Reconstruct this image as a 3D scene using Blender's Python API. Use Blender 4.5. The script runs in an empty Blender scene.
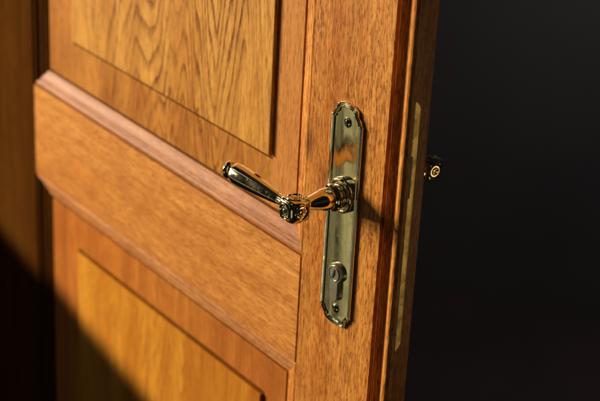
import bpy, bmesh, math, random
from mathutils import Vector, Matrix, noise
D = bpy.data
scn = bpy.context.scene
col = scn.collection
random.seed(4)
# ------------------------------------------------------------------ camera
RW = ((0.59359, 0.35711, -0.72121), (0.80330, -0.20849, 0.55793), (0.04888, -0.91049, -0.41061))
cam = D.cameras.new('camera'); co = D.objects.new('camera', cam); col.objects.link(co)
cam.sensor_width = 36; cam.lens = 91.53; cam.clip_end = 60; cam.clip_start = 0.05
Rm = Matrix(RW)
r_, u_, b_ = Rm @ Vector((1, 0, 0)), Rm @ Vector((0, -1, 0)), Rm @ Vector((0, 0, -1))
CP = Vector((0.84677, -0.69908, 0.48483))
co.matrix_world = Matrix(((r_.x, u_.x, b_.x, CP.x), (r_.y, u_.y, b_.y, CP.y), (r_.z, u_.z, b_.z, CP.z), (0, 0, 0, 1)))
cam.dof.use_dof = True; cam.dof.focus_distance = 1.185; cam.dof.aperture_fstop = 6.3
cam.dof.aperture_blades = 9
scn.camera = co
# ------------------------------------------------------------------ dark room: world and lamps
w = D.worlds.new('World'); scn.world = w; w.use_nodes = True
nt = w.node_tree; bg = nt.nodes['Background']
tc = nt.nodes.new('ShaderNodeTexCoord'); nz = nt.nodes.new('ShaderNodeTexNoise')
nz.inputs['Scale'].default_value = 1.6; nz.inputs['Detail'].default_value = 3
rp = nt.nodes.new('ShaderNodeValToRGB')
rp.color_ramp.elements[0].position = .42; rp.color_ramp.elements[0].color = (.0035, .0038, .0036, 1)
rp.color_ramp.elements[1].position = .70; rp.color_ramp.elements[1].color = (.018, .014, .009, 1)
nt.links.new(tc.outputs['Generated'], nz.inputs['Vector']); nt.links.new(nz.outputs['Fac'], rp.inputs['Fac'])
def glow(prev, d, c0, c1, colr):
    """added brighter patch of world in direction d, for the brass to reflect"""
    dp = nt.nodes.new('ShaderNodeVectorMath'); dp.operation = 'DOT_PRODUCT'
    nt.links.new(tc.outputs['Generated'], dp.inputs[0]); dp.inputs[1].default_value = Vector(d).normalized()
    mr = nt.nodes.new('ShaderNodeMapRange'); mr.interpolation_type = 'SMOOTHSTEP'
    nt.links.new(dp.outputs['Value'], mr.inputs['Value']); mr.inputs[1].default_value = c0; mr.inputs[2].default_value = c1
    n2 = nt.nodes.new('ShaderNodeTexNoise'); n2.inputs['Scale'].default_value = 9; n2.inputs['Detail'].default_value = 3; nt.links.new(tc.outputs['Generated'], n2.inputs['Vector'])
    m2 = nt.nodes.new('ShaderNodeMapRange'); m2.inputs[1].default_value = .40; m2.inputs[2].default_value = .62; m2.inputs[3].default_value = .08; m2.inputs[4].default_value = 1.15
    nt.links.new(n2.outputs['Fac'], m2.inputs['Value'])
    mu = nt.nodes.new('ShaderNodeMath'); mu.operation = 'MULTIPLY'; nt.links.new(mr.outputs[0], mu.inputs[0]); nt.links.new(m2.outputs[0], mu.inputs[1])
    mx = nt.nodes.new('ShaderNodeMix'); mx.data_type = 'RGBA'; mx.blend_type = 'ADD'; mx.inputs[0].default_value = 1
    sc = nt.nodes.new('ShaderNodeVectorMath'); sc.operation = 'SCALE'; sc.inputs[0].default_value = colr
    nt.links.new(mu.outputs[0], sc.inputs['Scale'])
    nt.links.new(prev, mx.inputs[6]); nt.links.new(sc.outputs[0], mx.inputs[7])
    return mx.outputs[2]
oc = glow(rp.outputs['Color'], (-.68, -.61, -.42), .93, .982, (.37, .325, .18))
oc = glow(oc, (.16, -.85, -.38), .986, .994, (1.0, .95, .8))
oc = glow(oc, (.46, -.76, -.40), .988, .994, (1.3, 1.2, 1.0))
oc = glow(oc, (-.72, -.38, .58), .989, .995, (2.4, 2.3, 2.1))
oc = glow(oc, (-.2, -.6, .75), .975, .99, (.9, .95, .85))
nt.links.new(oc, bg.inputs['Color']); bg.inputs['Strength'].default_value = 1.0

def lamp(kind, name, loc, target, power, colr, **k):
    l = D.lights.new(name, kind); o = D.objects.new(name, l); col.objects.link(o)
    o.location = loc; l.energy = power; l.color = colr
    d = Vector(target) - Vector(loc)
    o.rotation_euler = d.to_track_quat('-Z', 'Y').to_euler()
    for a, b in k.items(): setattr(l, a, b)
    return o
# daylight from the left; spots added with cones cut to draw the low-left shadow
for y_, z_, tx, tz, half in ((-3.2, .70, -.20, 2.45, 31.63),
                             (-2.6, .00, .80, 2.75, 31.94), (-2.6, .35, .15, 2.40, 31.77), (-2.6, .70, -.40, 2.20, 31.84),
                             (-2.1, .00, 1.15, 2.75, 31.96), (-2.1, .35, .15, 2.25, 31.80), (-2.1, .70, -.60, 1.95, 31.40),
                             (-1.7, .00, 1.85, 2.95, 31.97), (-1.7, .35, .15, 2.15, 31.84), (-1.7, .70, -.60, 1.85, 31.51)):
    lamp('SPOT', 'daylight_spot', (-4.0, y_, z_), (tx, 0, tz), 200, (1.0, .87, .68), shadow_soft_size=.014,
         spot_size=math.radians(2 * half), spot_blend=.02)
lamp('AREA', 'wall_fill', (-.30, 1.25, .50), (-.95, 1.62, -.22), 6., (.92, .93, 1.0), size=.2)  # unseen lamp added above the view to lift the back wall
lamp('AREA', 'rear_fill', (1.35, 1.20, -.72), (0, .09, 0), 3.0, (1.0, .70, .36), size=.75)  # unseen warm lamp added to brighten the rear block and door edge
scn.view_settings.view_transform = 'Standard'; scn.view_settings.look = 'None'
scn.view_settings.exposure = 0; scn.view_settings.gamma = 1
scn.render.engine = 'CYCLES'

# ------------------------------------------------------------------ materials
def newmat(name):
    m = D.materials.new(name); m.use_nodes = True
    return m, m.node_tree, m.node_tree.nodes['Principled BSDF']
class NB:
    def __init__(s, nt): s.nt = nt
    def n(s, t, **k):
        x = s.nt.nodes.new(t)
        for a, b in k.items(): setattr(x, a, b)
        return x
    def link(s, a, b): s.nt.links.new(a, b)
    def m(s, op, a, b=None, c=None, clamp=False):
        x = s.n('ShaderNodeMath', operation=op, use_clamp=clamp)
        for i, v in enumerate((a, b, c)):
            if v is None: continue
            if isinstance(v, (int, float)): x.inputs[i].default_value = v
            else: s.link(v, x.inputs[i])
        return x.outputs[0]
    def noise(s, vec, scale, detail=2, rough=.5, dist=0):
        x = s.n('ShaderNodeTexNoise'); s.link(vec, x.inputs['Vector'])
        x.inputs['Scale'].default_value = scale; x.inputs['Detail'].default_value = detail
        x.inputs['Roughness'].default_value = rough; x.inputs['Distortion'].default_value = dist
        return x.outputs['Fac']
    def map(s, vec, scale=(1, 1, 1), loc=(0, 0, 0)):
        x = s.n('ShaderNodeMapping'); s.link(vec, x.inputs['Vector'])
        x.inputs['Scale'].default_value = scale; x.inputs['Location'].default_value = loc
        return x.outputs[0]
    def rng(s, v, a, b, c=0., d=1., smooth=False):
        x = s.n('ShaderNodeMapRange'); s.link(v, x.inputs['Value'])
        if smooth: x.interpolation_type = 'SMOOTHSTEP'
        for i, q in zip((1, 2, 3, 4), (a, b, c, d)): x.inputs[i].default_value = q
        return x.outputs[0]
    def mix(s, f, a, b, mode='MIX'):
        x = s.n('ShaderNodeMix', data_type='RGBA', blend_type=mode)
        for i, v in ((0, f), (6, a), (7, b)):
            if isinstance(v, (int, float)): x.inputs[i].default_value = v
            elif isinstance(v, tuple): x.inputs[i].default_value = (*v, 1)
            else: s.link(v, x.inputs[i])
        return x.outputs[2]

def wood(name, light, mid, dark, axis='Z', seed=0., pore=1., fig=0., board=0., board_cols=None, rough=.38, coat=.25, bump=1., edge_col=None, fib=.30, darken=0., spec=.08, drift=.3):
    m, nt, bs = newmat(name); b = NB(nt)
    tc = b.n('ShaderNodeTexCoord').outputs['Object']
    sp = b.n('ShaderNodeSeparateXYZ'); b.link(tc, sp.inputs[0])
    X, Y, Z = sp.outputs
    cb = b.n('ShaderNodeCombineXYZ')
    if axis == 'Z': b.link(X, cb.inputs[0]); b.link(Y, cb.inputs[1]); b.link(Z, cb.inputs[2]); A = X
    else: b.link(Z, cb.inputs[0]); b.link(Y, cb.inputs[1]); b.link(X, cb.inputs[2]); A = Z
    base = b.map(cb.outputs[0], loc=(seed, seed * .37, seed * 1.7))
    # slow wander of the grain
    wn = b.noise(b.map(base, (9, 9, 2.2)), 1, 2)
    wob = b.m('MULTIPLY', b.m('SUBTRACT', wn, .5), .030)
    sp2 = b.n('ShaderNodeSeparateXYZ'); b.link(base, sp2.inputs[0])
    cx = b.m('ADD', sp2.outputs[0], wob)
    c2 = b.n('ShaderNodeCombineXYZ'); b.link(cx, c2.inputs[0]); b.link(sp2.outputs[1], c2.inputs[1]); b.link(sp2.outputs[2], c2.inputs[2])
    g = c2.outputs[0]
    broad = b.noise(b.map(g, (26, 26, 1.6)), 1, 3, .55)
    streak = b.noise(b.map(g, (150, 150, 5)), 1, 3, .6)
    fibre = b.noise(b.map(g, (700, 700, 40)), 1, 3, .65, .9)
    pn = b.noise(b.map(g, (950, 950, 115)), 1, 2.5, .62, .8)
    pm = b.noise(b.map(g, (60, 60, 9), (3, 1, 2)), 1, 2)
    pores = b.rng(b.m('ADD', pn, b.m('MULTIPLY', b.m('SUBTRACT', pm, .5), .20)), .49, .62, 0, 1, True)
    c = b.mix(b.rng(broad, .36, .62, 0, 1), mid, light)
    mott = b.noise(b.map(g, (70, 70, 22), (5, 5, 5)), 1, 3, .6)
    c = b.mix(b.m('MULTIPLY', b.rng(mott, .5, .72, 0, 1), .26), c, dark)
    c = b.mix(b.m('MULTIPLY', b.rng(mott, .5, .3, 0, 1), .30), c, tuple(min(1, v * 1.35) for v in light))
    c = b.mix(b.m('MULTIPLY', b.rng(streak, .42, .70, 0, 1), .65), c, mid)
    dr = b.noise(b.map(g, (46, 46, 1.3), (8, 2, 6)), 1, 3, .55)
    c = b.mix(b.m('MULTIPLY', b.rng(dr, .50, .66, 0, 1, True), drift), c, tuple(v * k for v, k in zip(mid, (.62, .50, .45))))
    height = b.m('MULTIPLY', pores, -1.0 * max(pore, .3))
    if fig:
        # cathedral figure: a plank sawn through slightly conical growth rings
        if board: bi = b.m('FLOOR', b.m('DIVIDE', b.m('ADD', A, 10.013), board))
        else: bi = b.m('MULTIPLY', A, 0.)
        wn2 = b.n('ShaderNodeTexWhiteNoise', noise_dimensions='1D'); b.link(bi, wn2.inputs['W'])
        lx = b.m('ADD', A, .255)
        und = b.m('MULTIPLY', b.m('SUBTRACT', b.noise(b.map(base, (21, 21, 1.1), (7, 0, 0)), 1, 2.0, .35), .5), .120)
        und2 = b.m('MULTIPLY', b.m('SUBTRACT', b.noise(b.map(base, (110, 110, 16), (2, 4, 0)), 1, 1), .5), .0040)
        ydist = b.m('ADD', b.m('MULTIPLY', Z, .21), .095)
        r = b.m('SQRT', b.m('ADD', b.m('MULTIPLY', b.m('POWER', lx, 2.), .8), b.m('POWER', ydist, 2.)))
        r = b.m('ADD', b.m('ADD', r, und), und2)
        saw = b.m('FRACT', b.m('MULTIPLY', r, 1 / .0066))
        ring = b.m('MULTIPLY', b.rng(saw, .45, .88, 0, 1, True), b.rng(saw, .93, 1.0, 1, 0, True))
        ragged = b.m('MULTIPLY', b.rng(pn, .38, .56, .30, 1), b.rng(b.noise(b.map(base, (14, 14, 5), (9, 9, 1)), 1, 1), .36, .56, .25, 1))
        ring = b.m('MULTIPLY', b.m('MULTIPLY', ring, ragged), fig)
        ring = b.m('MULTIPLY', ring, b.rng(b.m('ADD', A, b.m('MULTIPLY', und, .6)), -.44, -.34, .12, 1, True))
        c = b.mix(b.m('MULTIPLY', ring, .80, clamp=True), c, dark)
        height = b.m('SUBTRACT', height, b.m('MULTIPLY', ring, .5))
        if edge_col:
            c = b.mix(b.m('MULTIPLY', b.m('GREATER_THAN', A, -.109), .8), c, edge_col)
        if board_cols:
            c = b.mix(b.rng(wn2.outputs[0], .45, .9, 0, .55), c, board_cols)
    c = b.mix(b.m('MULTIPLY', pores, min(1, .85 * pore)), c, dark)
    c = b.mix(b.m('MULTIPLY', b.rng(fibre, .44, .66, 0, 1), fib), c, dark)
    if darken:
        # darker spots by the lever and a darker rim along the brass plate
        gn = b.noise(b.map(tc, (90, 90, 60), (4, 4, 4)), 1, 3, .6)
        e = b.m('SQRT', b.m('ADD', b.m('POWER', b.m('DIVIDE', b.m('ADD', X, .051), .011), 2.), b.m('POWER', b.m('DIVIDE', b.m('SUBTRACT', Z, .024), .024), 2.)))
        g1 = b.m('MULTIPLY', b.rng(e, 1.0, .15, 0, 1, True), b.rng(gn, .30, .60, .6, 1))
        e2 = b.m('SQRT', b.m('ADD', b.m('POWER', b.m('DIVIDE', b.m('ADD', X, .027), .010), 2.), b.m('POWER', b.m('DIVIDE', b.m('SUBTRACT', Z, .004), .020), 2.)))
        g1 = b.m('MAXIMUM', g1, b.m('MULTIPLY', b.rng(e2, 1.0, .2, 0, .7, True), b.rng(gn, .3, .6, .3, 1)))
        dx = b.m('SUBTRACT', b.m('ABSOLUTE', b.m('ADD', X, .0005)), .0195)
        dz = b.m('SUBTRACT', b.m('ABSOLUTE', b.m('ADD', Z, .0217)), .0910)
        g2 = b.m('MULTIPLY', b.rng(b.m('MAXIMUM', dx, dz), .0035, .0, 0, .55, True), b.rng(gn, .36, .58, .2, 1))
        c = b.mix(b.m('MULTIPLY', b.m('MAXIMUM', g1, g2), darken, clamp=True), c, (.07, .020, .008))
    b.link(c, bs.inputs['Base Color'])
    rr = b.m('ADD', rough * .8, b.m('MULTIPLY', pores, -.05)); b.link(rr, bs.inputs['Roughness'])
    bs.inputs['Coat Weight'].default_value = coat * .25; bs.inputs['Specular IOR Level'].default_value = spec; bs.inputs['Coat Roughness'].default_value = .16
    height = b.m('ADD', height, b.m('MULTIPLY', fibre, -.45))
    bp = b.n('ShaderNodeBump'); bp.inputs['Strength'].default_value = .25 * bump; bp.inputs['Distance'].default_value = .0002
    b.link(height, bp.inputs['Height']); b.link(bp.outputs[0], bs.inputs['Normal'])
    return m

def brass(name, base, rough=.12, smudge=.12, dirt=.25, sc=1.):
    m, nt, bs = newmat(name); b = NB(nt)
    tc = b.n('ShaderNodeTexCoord').outputs['Object']
    n1 = b.noise(tc, 55 * sc, 4, .6); n2 = b.noise(tc, 420 * sc, 3, .7, .6); n3 = b.noise(b.map(tc, (1, 1, .35)), 240 * sc, 2)
    spots = b.rng(n2, .60, .72, 0, 1)
    c = b.mix(b.m('MULTIPLY', b.rng(n1, .45, .75, 0, 1), dirt), base, tuple(v * .45 for v in base))
    c = b.mix(b.m('MULTIPLY', spots, .35), c, (.16, .13, .07))
    b.link(c, bs.inputs['Base Color']); bs.inputs['Metallic'].default_value = 1
    b.link(b.m('ADD', rough, b.m('ADD', b.m('MULTIPLY', b.rng(n1, .4, .7), smudge), b.m('MULTIPLY', spots, .2))), bs.inputs['Roughness'])
    bp = b.n('ShaderNodeBump'); bp.inputs['Strength'].default_value = .05; bp.inputs['Distance'].default_value = .0006
    b.link(b.m('ADD', n3, n1), bp.inputs['Height']); b.link(bp.outputs[0], bs.inputs['Normal'])
    return m

def plain(name, base, rough=.8, metal=0., var=.3, scale=3.):
    m, nt, bs = newmat(name); b = NB(nt)
    tc = b.n('ShaderNodeTexCoord').outputs['Object']
    c = b.mix(b.rng(b.noise(tc, scale, 5, .6), .35, .7, 0, 1), base, tuple(v * (1 - var) for v in base))
    b.link(c, bs.inputs['Base Color']); bs.inputs['Roughness'].default_value = rough; bs.inputs['Metallic'].default_value = metal
    return m

M = {}
M['stile'] = wood('oak_stile', (.72, .325, .066), (.56, .20, .031), (.17, .040, .006), 'Z', 1.3, pore=.95, rough=.5, fib=.70, darken=.75)
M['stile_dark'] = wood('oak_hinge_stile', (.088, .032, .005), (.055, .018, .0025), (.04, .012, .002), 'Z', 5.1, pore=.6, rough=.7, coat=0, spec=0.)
M['rail'] = wood('oak_rail', (.72, .345, .090), (.55, .205, .040), (.27, .08, .014), 'X', 2.2, pore=.75, rough=.45, coat=.4, fib=.55, spec=.05)
M['rail_mould'] = wood('oak_rail_moulding', (.60, .265, .085), (.44, .16, .045), (.16, .042, .010), 'X', 7.2, pore=.7, rough=.62, coat=.0, fib=.45)
M['panel'] = wood('oak_panel', (.68, .345, .070), (.53, .225, .036), (.14, .036, .006), 'Z', 3.7, pore=.4, fig=1.7, rough=.45, fib=.4)
M['panel_border'] = wood('oak_panel_border', (.56, .240, .042), (.43, .155, .023), (.10, .022, .004), 'Z', 3.7, pore=.45, fig=1.4, rough=.45, edge_col=(.60, .245, .060), darken=.6)
M['panel_low'] = wood('oak_lower_panel', (.60, .265, .030), (.44, .155, .016), (.20, .048, .007), 'Z', 9.7, pore=.25, fig=.45, board=.06, board_cols=(.34, .10, .014), coat=0, spec=.01)
M['low_border'] = wood('oak_lower_border', (.54, .205, .036), (.39, .12, .022), (.18, .042, .008), 'Z', 12.7, pore=.3, fig=.4, board=.06, board_cols=(.28, .075, .016), coat=0, spec=.01)
M['border'] = wood('oak_border', (.50, .20, .07), (.42, .14, .045), (.18, .05, .016), 'Z', 4.9, pore=.6)
M['brass'] = brass('aged_brass', (.86, .76, .46), .055, .07, .15)
M['brass_plate'] = brass('aged_brass_plate', (.84, .77, .49), .07, .12, .40)
M['brass_dull'] = brass('dull_brass', (.46, .35, .13), .42, .2, .6)
M['nickel'] = brass('nickel_cylinder', (.52, .48, .38), .25, .15, .3)
M['black'] = plain('black_recess', (.006, .005, .005), .9)
M['steel'] = plain('dark_bolt_steel', (.06, .05, .04), .45, .8)

# ------------------------------------------------------------------ mesh helpers
def link(name, bm, mat, parent=None, smooth=None):
    bmesh.ops.remove_doubles(bm, verts=bm.verts, dist=1e-6)
    bmesh.ops.recalc_face_normals(bm, faces=bm.faces)
    me = D.meshes.new(name); bm.to_mesh(me); bm.free()
    me.materials.append(mat)
    if smooth is not None:
        me.polygons.foreach_set('use_smooth', [True] * len(me.polygons))
        me.set_sharp_from_angle(angle=math.radians(smooth))
    o = D.objects.new(name, me); col.objects.link(o)
    if parent: o.parent = parent
    return o
def loft(bm, rings, cap=True):
    vs = [[bm.verts.new(p) for p in r] for r in rings]
    n = len(rings[0])
    for a, b in zip(vs, vs[1:]):
        for i in range(n):
            bm.faces.new((a[i], a[(i + 1) % n], b[(i + 1) % n], b[i]))
    if cap:
        bm.faces.new(vs[0][::-1]); bm.faces.new(vs[-1])
    return vs
def prism_z(bm, prof, z0, z1, n=1):
    loft(bm, [[(x, y, z0 + (z1 - z0) * k / n) for x, y in prof] for k in range(n + 1)])
def prism_x(bm, prof, x0, x1):
    loft(bm, [[(x, y, z) for y, z in prof] for x in (x0, x1)])
def box(bm, x0, x1, y0, y1, z0, z1, bev=0.):
    t = bmesh.new(); bmesh.ops.create_cube(t, size=1)
    for v in t.verts:
        v.co = Vector(((x0 + x1) / 2 + v.co.x * (x1 - x0), (y0 + y1) / 2 + v.co.y * (y1 - y0), (z0 + z1) / 2 + v.co.z * (z1 - z0)))
    if bev: bmesh.ops.bevel(t, geom=t.edges[:], offset=bev, segments=3, profile=.5, affect='EDGES')
    join(bm, t)
def join(bm, t, mat=None):
    if mat is not None: bmesh.ops.transform(t, matrix=mat, verts=t.verts)
    me = D.meshes.new('tmp'); t.to_mesh(me); t.free(); bm.from_mesh(me); D.meshes.remove(me)
def lathe(bm, prof, n=48, mat=None, phase=0.):
    """prof: list of (height along +Z, radius)"""
    t = bmesh.new()
    rings = [[(r * math.cos(2 * math.pi * (i + phase) / n), r * math.sin(2 * math.pi * (i + phase) / n), h) for i in range(n)] for h, r in prof]
    loft(t, rings); join(bm, t, mat)

def oct_lathe(bm, prof, mat, rnd=4.):
    t = bmesh.new(); rings = []
    for h, r in prof:
        ring = []
        for k in range(8):
            for d, q in ((-rnd, 1), (-rnd / 3, 1.006), (rnd / 3, 1.006), (rnd, 1)):
                a = math.radians(45 * k + d); ring.append((r * q * math.cos(a), r * q * math.sin(a), h))
        rings.append(ring)
    loft(t, rings); join(bm, t, mat)

# ------------------------------------------------------------------ the dark room behind
FLOOR = -1.05
bm = bmesh.new()
bmesh.ops.create_grid(bm, x_segments=1, y_segments=1, size=6)
for v in bm.verts: v.co.z = FLOOR - .008; v.co.y = -.15 if v.co.y < 0 else 2.5
fo = link('floor', bm, plain('dark_floor', (.034, .020, .015), .55, 0, .5, 2.)); fo['kind'] = 'structure'
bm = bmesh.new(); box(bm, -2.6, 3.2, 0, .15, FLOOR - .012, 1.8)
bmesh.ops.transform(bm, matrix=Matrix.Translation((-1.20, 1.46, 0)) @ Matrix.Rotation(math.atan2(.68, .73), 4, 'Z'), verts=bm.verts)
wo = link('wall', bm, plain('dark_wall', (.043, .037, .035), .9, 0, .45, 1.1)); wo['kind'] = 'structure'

# ------------------------------------------------------------------ the door
door = D.objects.new('wooden_door', None); col.objects.link(door)
door.location = (-.66, 0.018, FLOOR + .008)
door['label'] = 'open varnished oak panelled door with brass lever handle and long brass plate'
door['category'] = 'door'; door['kind'] = 'thing'
INV = Matrix.Translation(-Vector(door.location))
ZB, ZT = FLOOR + .008, .95
XR, XL = -.0505, -.5275          # inner edges of the two stiles
def flat(pts, seg=1): return pts

# latch stile: a rebated edge with a quirk, a fillet, a hollow and a nosing
lip = [(-.0505, .006), (-.0505, .0006), (-.0499, 0), (.0453, 0), (.0458, .0005), (.0459, .0036), (.0464, .0043), (.0484, .0043), (.0490, .0036),
       (.0492, .0006), (.0500, 0.0), (.0507, .0005), (.0512, .0022), (.0526, .0035), (.0545, .0042), (.0565, .0040), (.0585, .0030),
       (.0605, .0015), (.0622, .0004), (.0640, 0.0), (.0656, .0003), (.0668, .0011), (.0675, .0024), (.0675, .0060), (.0671, .0064),
       (.0500, .0064), (.0500, .0365), (.0494, .0371), (-.060, .0371), (-.060, .006)]
bm = bmesh.new(); prism_z(bm, lip, ZB, ZT); stile = link('stile', bm, M['stile'], door)
stile['label'] = 'orange oak latch stile with open pores and moulded rebated edge'
bm = bmesh.new()
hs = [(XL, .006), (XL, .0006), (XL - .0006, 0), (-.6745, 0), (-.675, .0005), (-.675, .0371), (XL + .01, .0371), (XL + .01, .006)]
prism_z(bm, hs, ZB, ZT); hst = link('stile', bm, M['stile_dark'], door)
hst['label'] = 'darker brown stile on the far side of the door'

def rail(z0, z1, name='rail'):
    bm = bmesh.new()
    pr = [(.0005, z0), (0, z0 + .0005), (0, z1 - .0005), (.0005, z1), (.0371, z1), (.0371, z0)]
    prism_x(bm, pr, XL + .0010, XR - .0014)
    bmesh.ops.bevel(bm, geom=[e for e in bm.edges if all(abs(v.co.y) < .0006 for v in e.verts) and abs(e.verts[0].co.z - e.verts[1].co.z) > .01], offset=.0005, segments=2, affect='EDGES')
    o = link(name, bm, M['rail'], door); return o
rail(-.1810, -.0790)['label'] = 'pale oak lock rail with horizontal grain'
rail(.80, ZT); rail(ZB, -.86)

# moulding section: (inward, back)
MP = [(0, .0032), (.0011, .0032), (.0013, .0016), (.0024, .0012), (.0040, .0015), (.0056, .0023), (.0066, .0035), (.0072, .0040), (.0086, .0040), (.0110, .0047),
      (.0135, .0059), (.0160, .0069), (.0180, .0074), (.0193, .0076), (.0198, .0080), (.0199, .0125), (.0, .0125)]
def moulding(x0, x1, z0, z1, parent_v, parent_h):
    def pt(side, w, p):
        if side == 'R': return [(x1 - w, p, z0 + w), (x1 - w, p, z1 - w)]
        if side == 'L': return [(x0 + w, p, z0 + w), (x0 + w, p, z1 - w)]
        if side == 'B': return [(x0 + w, p, z0 + w), (x1 - w, p, z0 + w)]
        return [(x0 + w, p, z1 - w), (x1 - w, p, z1 - w)]
    for side in 'RLBT':
        bm = bmesh.new()
        e = .00012
        rr = [[], []]
        for w_, p in MP:
            a, b = pt(side, w_, p)
            if side in 'RL': a = (a[0], a[1], a[2] + e); b = (b[0], b[1], b[2] - e)
            else: a = (a[0] + e, a[1], a[2]); b = (b[0] - e, b[1], b[2])
            rr[0].append(a); rr[1].append(b)
        loft(bm, rr)
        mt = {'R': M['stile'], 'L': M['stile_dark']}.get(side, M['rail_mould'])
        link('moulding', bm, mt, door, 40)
def panel(x0, x1, z0, z1, fx0, fx1, fz0, fz1, mat, bmat, label, g=.0015, gz=.0036):
    """flat border behind the mouldings, a quirk and a raised field"""
    yb, yg, yf = .0083, .0140, .0048
    X0, X1, Z0, Z1 = x0 + .0224, x1 - .0224, z0 + .0224, z1 - .0224
    bm = bmesh.new()
    def R(a, b, c, d, y): return [(a, y, c), (b, y, c), (b, y, d), (a, y, d)]
    rings = [R(X0, X1, Z0, Z1, .018), R(X0, X1, Z0, Z1, yb + .0006), R(X0 + .0006, X1 - .0006, Z0 + .0006, Z1 - .0006, yb),
             R(fx0 - g, fx1 + g, fz0 - gz, fz1 + gz, yb), R(fx0 - g + .0003, fx1 + g - .0003, fz0 - gz + .0003, fz1 + gz - .0003, yg), R(fx0 - .0003, fx1 + .0003, fz0 - .0003, fz1 + .0003, yg)]
    loft(bm, rings, cap=False)
    p = link('panel', bm, bmat, door); p['label'] = label
    bm = bmesh.new()
    rings = [R(fx0, fx1, fz0, fz1, yg + .0002), R(fx0, fx1, fz0, fz1, yf + .0007), R(fx0 + .0004, fx1 - .0004, fz0 + .0004, fz1 - .0004, yf + .0002), R(fx0 + .0012, fx1 - .0012, fz0 + .0012, fz1 - .0012, yf)]
    vs = loft(bm, rings, cap=False); bm.faces.new(vs[-1])
    link('raised_field', bm, mat, p)
    # solid back of the panel and the black bottom of the gap round it
    bm = bmesh.new(); box(bm, x0 - .004, x1 + .004, .0150, .0270, z0 - .004, z1 + .004)
    link('panel_back', bm, M['border'], p)
    bm = bmesh.new()
moulding(XL, XR, -.0790, .80, None, None)
moulding(XL, XR, -.86, -.1810, None, None)
panel(XL, XR, -.0790, .80, -.4520, -.1095, -.0102, .735, M['panel'], M['panel_border'], 'upper oak panel with dark arched cathedral grain')
panel(XL, XR, -.86, -.1810, -.4450, -.1068, -.795, -.2428, M['panel_low'], M['low_border'], 'lower oak panel, more golden, with plain straight grain', .0022, .0028)

# ------------------------------------------------------------------ lock faceplate in the edge
def faceplate():
    bm = bmesh.new()
    yc, hw, z0, z1 = .0178, .0090, -.126, .089
    pts = []
    for k in range(13):
        a = math.pi * k / 12; pts.append((yc + hw * math.cos(a), z1 - hw + hw * math.sin(a)))
    for k in range(13):
        a = math.pi + math.pi * k / 12; pts.append((yc + hw * math.cos(a), z0 + hw + hw * math.sin(a)))
    loft(bm, [[(x, yc + (y - yc) * s, z) for y, z in pts] for x, s in ((.048, 1), (.0506, 1), (.0509, .96))])
    f = link('lock_faceplate', bm, M['brass_dull'], door, 40)
    bm = bmesh.new()
    box(bm, .0500, .0512, .0118, .0226, .009, .044, .0003)
    b = link('latch_bolt', bm, M['steel'], f); b['label'] = 'dark latch bolt set in the brass strip'
    bm = bmesh.new(); box(bm, .0500, .0512,   .0125, .0185, -.085, -.058, .0003)
    link('dead_bolt', bm, M['steel'], f)
    for z in (.074, -.111):
        bm = bmesh.new(); lathe(bm, [(0, .0036), (.0007, .0034), (.001, .0028)], 24, Matrix.Translation((.0505, yc, z)) @ Matrix.Rotation(math.pi / 2, 4, 'Y'))
        link('screw', bm, M['steel'], f, 40)
faceplate()

# ------------------------------------------------------------------ handles, one on each face of the door
def poly_inset(pts, d):
    n = len(pts); out = []
    for i in range(n):
        p0, p1, p2 = Vector(pts[i - 1]), Vector(pts[i]), Vector(pts[(i + 1) % n])
        a = (p1 - p0).normalized(); b = (p2 - p1).normalized()
        na, nb_ = Vector((-a.y, a.x)), Vector((-b.y, b.x))
        m = (na + nb_); m.normalize(); c = max(.5, m.dot(na)); out.append(tuple(p1 + m * (d / c)))
    return out
def half_top(hw, zs, zt):
    """right half, from the clipped shoulder up to the crown"""
    pts = [(hw, zs), (hw - .0004, zs + .0004), (hw - .0018, zs + .0010)]
    for k in range(1, 5):                      # shallow hollow
        t = k / 4; pts.append((hw - .0018 - .0042 * t ** 1.5, zs + .0010 + .0058 * t ** .8))
    pts.append((hw - .0062, zs + .0078))
    xe, ze = pts[-1]
    for k in range(1, 9):
        a = math.pi / 2 * k / 8
        pts.append((xe * math.cos(a) if k < 8 else 0, ze + (zt - ze) * math.sin(a) ** .8))
    return pts
def plate_outline(d):
    hw, xc = .0195 - d, -.0005
    k = .35
    top = half_top(hw, .0605 - k * d, .0745 - d); bot = half_top(hw, .1055 - k * d, .1178 - d)
    pts = [(xc + x, z) for x, z in top] + [(xc - x, z) for x, z in top[-2::-1]]
    pts += [(xc - x, -z) for x, z in bot] + [(xc + x, -z) for x, z in bot[-2::-1]]
    return pts

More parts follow.
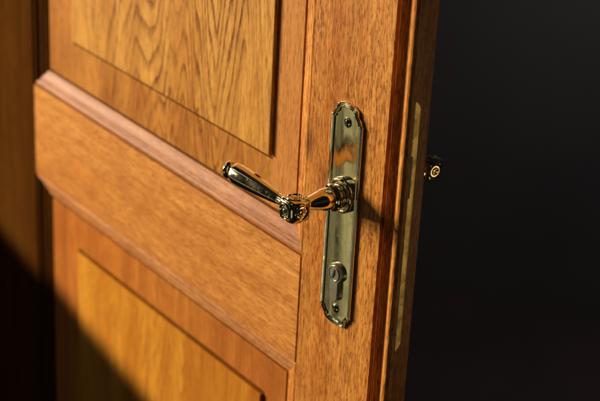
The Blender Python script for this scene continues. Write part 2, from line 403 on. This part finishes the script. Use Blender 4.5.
def handle_set(side):
    """side 1 = front face (outward is -Y from Y=0), -1 = back face (outward is +Y from Y=.0371)"""
    if side == 1: T = Matrix.Identity(4)
    else: T = Matrix.Translation((0, .0371, 0)) @ Matrix.Scale(-1, 4, (0, 1, 0))
    def add(name, bm, mat, parent, smooth=35, label=None):
        bmesh.ops.transform(bm, matrix=T, verts=bm.verts)
        o = link(name, bm, mat, parent, smooth)
        if label: o['label'] = label
        return o
    # plate with a double moulded rim
    bm = bmesh.new()
    steps = [(0, 0), (0, -.0015), (.0002, -.0022), (.0007, -.0027), (.0013, -.0028), (.0018, -.0024), (.0021, -.0017), (.0024, -.0016), (.0027, -.0020), (.0032, -.0024), (.0037, -.0023), (.0042, -.0018), (.0046, -.0012), (.0052, -.0011)]
    rings = [[(x, y, z) for x, z in plate_outline(d)] for d, y in steps]
    vs = loft(bm, rings, cap=False)
    f1 = bm.faces.new(vs[-1]); bm.faces.new(vs[0])
    plate = add('handle_plate', bm, M['brass_plate'], door, 28, 'long narrow brass plate with arched ends and a ribbed rim')
    for z in (.0585, -.1035):
        bm = bmesh.new()
        t = Matrix.Translation((-.0005, -.0010, z)) @ Matrix.Rotation(math.pi / 2, 4, 'X')
        lathe(bm, [(0, .0042), (.0004, .0042), (.0012, .0034), (.0019, .0020), (.0022, .0007)], 32, t)
        s = add('screw', bm, M['brass'], plate, 50)
        bm = bmesh.new(); tb = bmesh.new(); box(tb, -.0032, .0032, -.0034, -.0018, -.00035, .00035)
        join(bm, tb, Matrix.Translation((-.0005, 0, z)) @ Matrix.Rotation(math.radians(55), 4, 'Y'))
        add('slot', bm, M['black'], s)
    # euro cylinder
    bm = bmesh.new(); zc = -.0715; xo = -.0015
    pts = []
    a0 = math.asin(.0050 / .0085)
    for k in range(33):
        a = -math.pi / 2 + a0 + (2 * math.pi - 2 * a0) * k / 32; pts.append((xo + .0085 * math.cos(a), zc + .0085 * math.sin(a)))
    for k in range(9):
        a = math.pi + math.pi * k / 8; pts.append((xo + .0050 * math.cos(a), zc - .0200 + .0050 * math.sin(a)))
    rings = [[(x, y, z) for x, z in poly_inset(pts, d)] for d, y in ((0, .001), (0, -.0038), (.0003, -.0042))]
    vs = loft(bm, rings, cap=False); bm.faces.new(vs[-1])
    cyl = add('lock_cylinder', bm, M['nickel'], plate, 40, 'dull grey keyhole cylinder below the lever')
    bm = bmesh.new()
    lathe(bm, [(0, .0068), (.0008, .0068), (.0010, .0066), (.0010, .0060), (.0005, .0058), (.0005, .0005)], 40, Matrix.Translation((xo, -.0041, zc)) @ Matrix.Rotation(math.pi / 2, 4, 'X'))
    add('plug', bm, M['nickel'], cyl, 40)
    bm = bmesh.new(); tb = bmesh.new(); box(tb, -.0009, .0009, -.0008, .0, -.0042, .0036, .0002)
    box(tb, -.0002, .0017, -.0008, .0, -.0012, .0006, .0002)
    join(bm, tb, Matrix.Translation((xo, -.0044, zc)) @ Matrix.Rotation(math.radians(18), 4, 'Y'))
    add('keyhole', bm, M['black'], cyl)
    # round collar on the plate
    bm = bmesh.new(); zs = -.0020 if side == 1 else .0015
    TY = Matrix.Translation((0, -.0010, zs)) @ Matrix.Rotation(math.pi / 2, 4, 'X')
    lathe(bm, [(0, .0148), (.0030, .0148), (.0042, .0143), (.0048, .0130), (.0046, .0118), (.0038, .0112), (.0040, .0104), (.0056, .0100), (.0060, .0094)], 64, TY)
    add('collar', bm, M['brass'], plate, 45)
    # lever: shaft (eight sided), corner block, grip (eight sided), finial
    yb, bz, h = -.0488, (-.0030 if side == 1 else .0025), .0093
    bm = bmesh.new()
    def ax(z=0.): return Matrix.Translation((0, 0, zs)) @ Matrix.Rotation(math.pi / 2, 4, 'X')
    lathe(bm, [(.0050, .0085), (.0075, .0092), (.0100, .0088), (.0104, .0100), (.0112, .0110), (.0124, .0113), (.0136, .0108), (.0144, .0095), (.0150, .0088)], 48, ax())
    lathe(bm, [(.0146, .0084), (.0160, .0089), (.0190, .0091), (.0225, .0086), (.0260, .0077), (.0300, .0066), (.0340, .0057), (.0370, .0053), (.0385, .0052)], 48, ax())
    lathe(bm, [(.0370, .0050), (.0378, .0066), (.0388, .0074), (.0400, .0074), (.0410, .0066), (.0418, .0056), (.0435, .0056)], 40, ax())
    lever = add('lever_handle', bm, M['brass'], door, 30, 'polished brass lever pointing towards the hinges' if side == 1 else 'brass lever on the hidden face, only its corner block showing')
    # block
    bm = bmesh.new(); tb = bmesh.new(); box(tb, -h, h, -h, h, -h, h, .0036)
    join(bm, tb, Matrix.Translation((0, yb, bz)))
    c0 = Vector((0, yb, bz))
    for rot in (Matrix.Rotation(math.pi / 2, 4, 'X'), Matrix.Rotation(math.pi / 2, 4, 'Y'), Matrix.Identity(4), Matrix.Rotation(math.pi, 4, 'X')):
        lathe(bm, [(h - .001, .0070), (h + .0001, .0069), (h + .0008, .0064), (h + .0010, .0058), (h + .0007, .0052), (h + .0001, .0048), (h - .0003, .0042),
                   (h + .0000, .0038), (h + .0006, .0033), (h + .0007, .0029), (h + .0001, .0025), (h + .0002, .0020), (h + .0010, .0018), (h + .0014, .0009), (h + .0015, .0001)], 40,
              Matrix.Translation(c0) @ rot)
    add('corner_block', bm, M['brass'], lever, 35, 'square brass block with ringed roundels joining shaft and grip')
    # grip along -X
    bm = bmesh.new(); GX = Matrix.Translation((0, yb, bz)) @ Matrix.Rotation(-math.pi / 2, 4, 'Y')
    lathe(bm, [(.0085, .0050), (.0098, .0062), (.0112, .0064), (.0124, .0056), (.0132, .0044), (.0150, .0041), (.0200, .0043)], 40, GX)
    oct_lathe(bm, [(.0185, .0040), (.0215, .0047), (.0260, .0052), (.0400, .0066), (.0560, .0078), (.0680, .0086), (.0760, .0089), (.0785, .0087), (.0800, .0083), (.0810, .0074), (.0816, .0060)], GX)
    add('grip', bm, M['brass'], lever, 28)
    bm = bmesh.new()
    lathe(bm, [(.0805, .0060), (.0820, .0046), (.0836, .0042), (.0846, .0048), (.0850, .0066), (.0858, .0079), (.0870, .0083), (.0884, .0079), (.0896, .0066), (.0904, .0050), (.0909, .0030), (.0911, .0005)], 48, GX)
    add('finial', bm, M['brass'], lever, 40)
handle_set(1)
handle_set(-1)

# bring every part into the door's own frame (the Empty stands at the foot of the hinge side)
bpy.context.view_layer.update()
for o in door.children: o.location = -Vector(door.location)
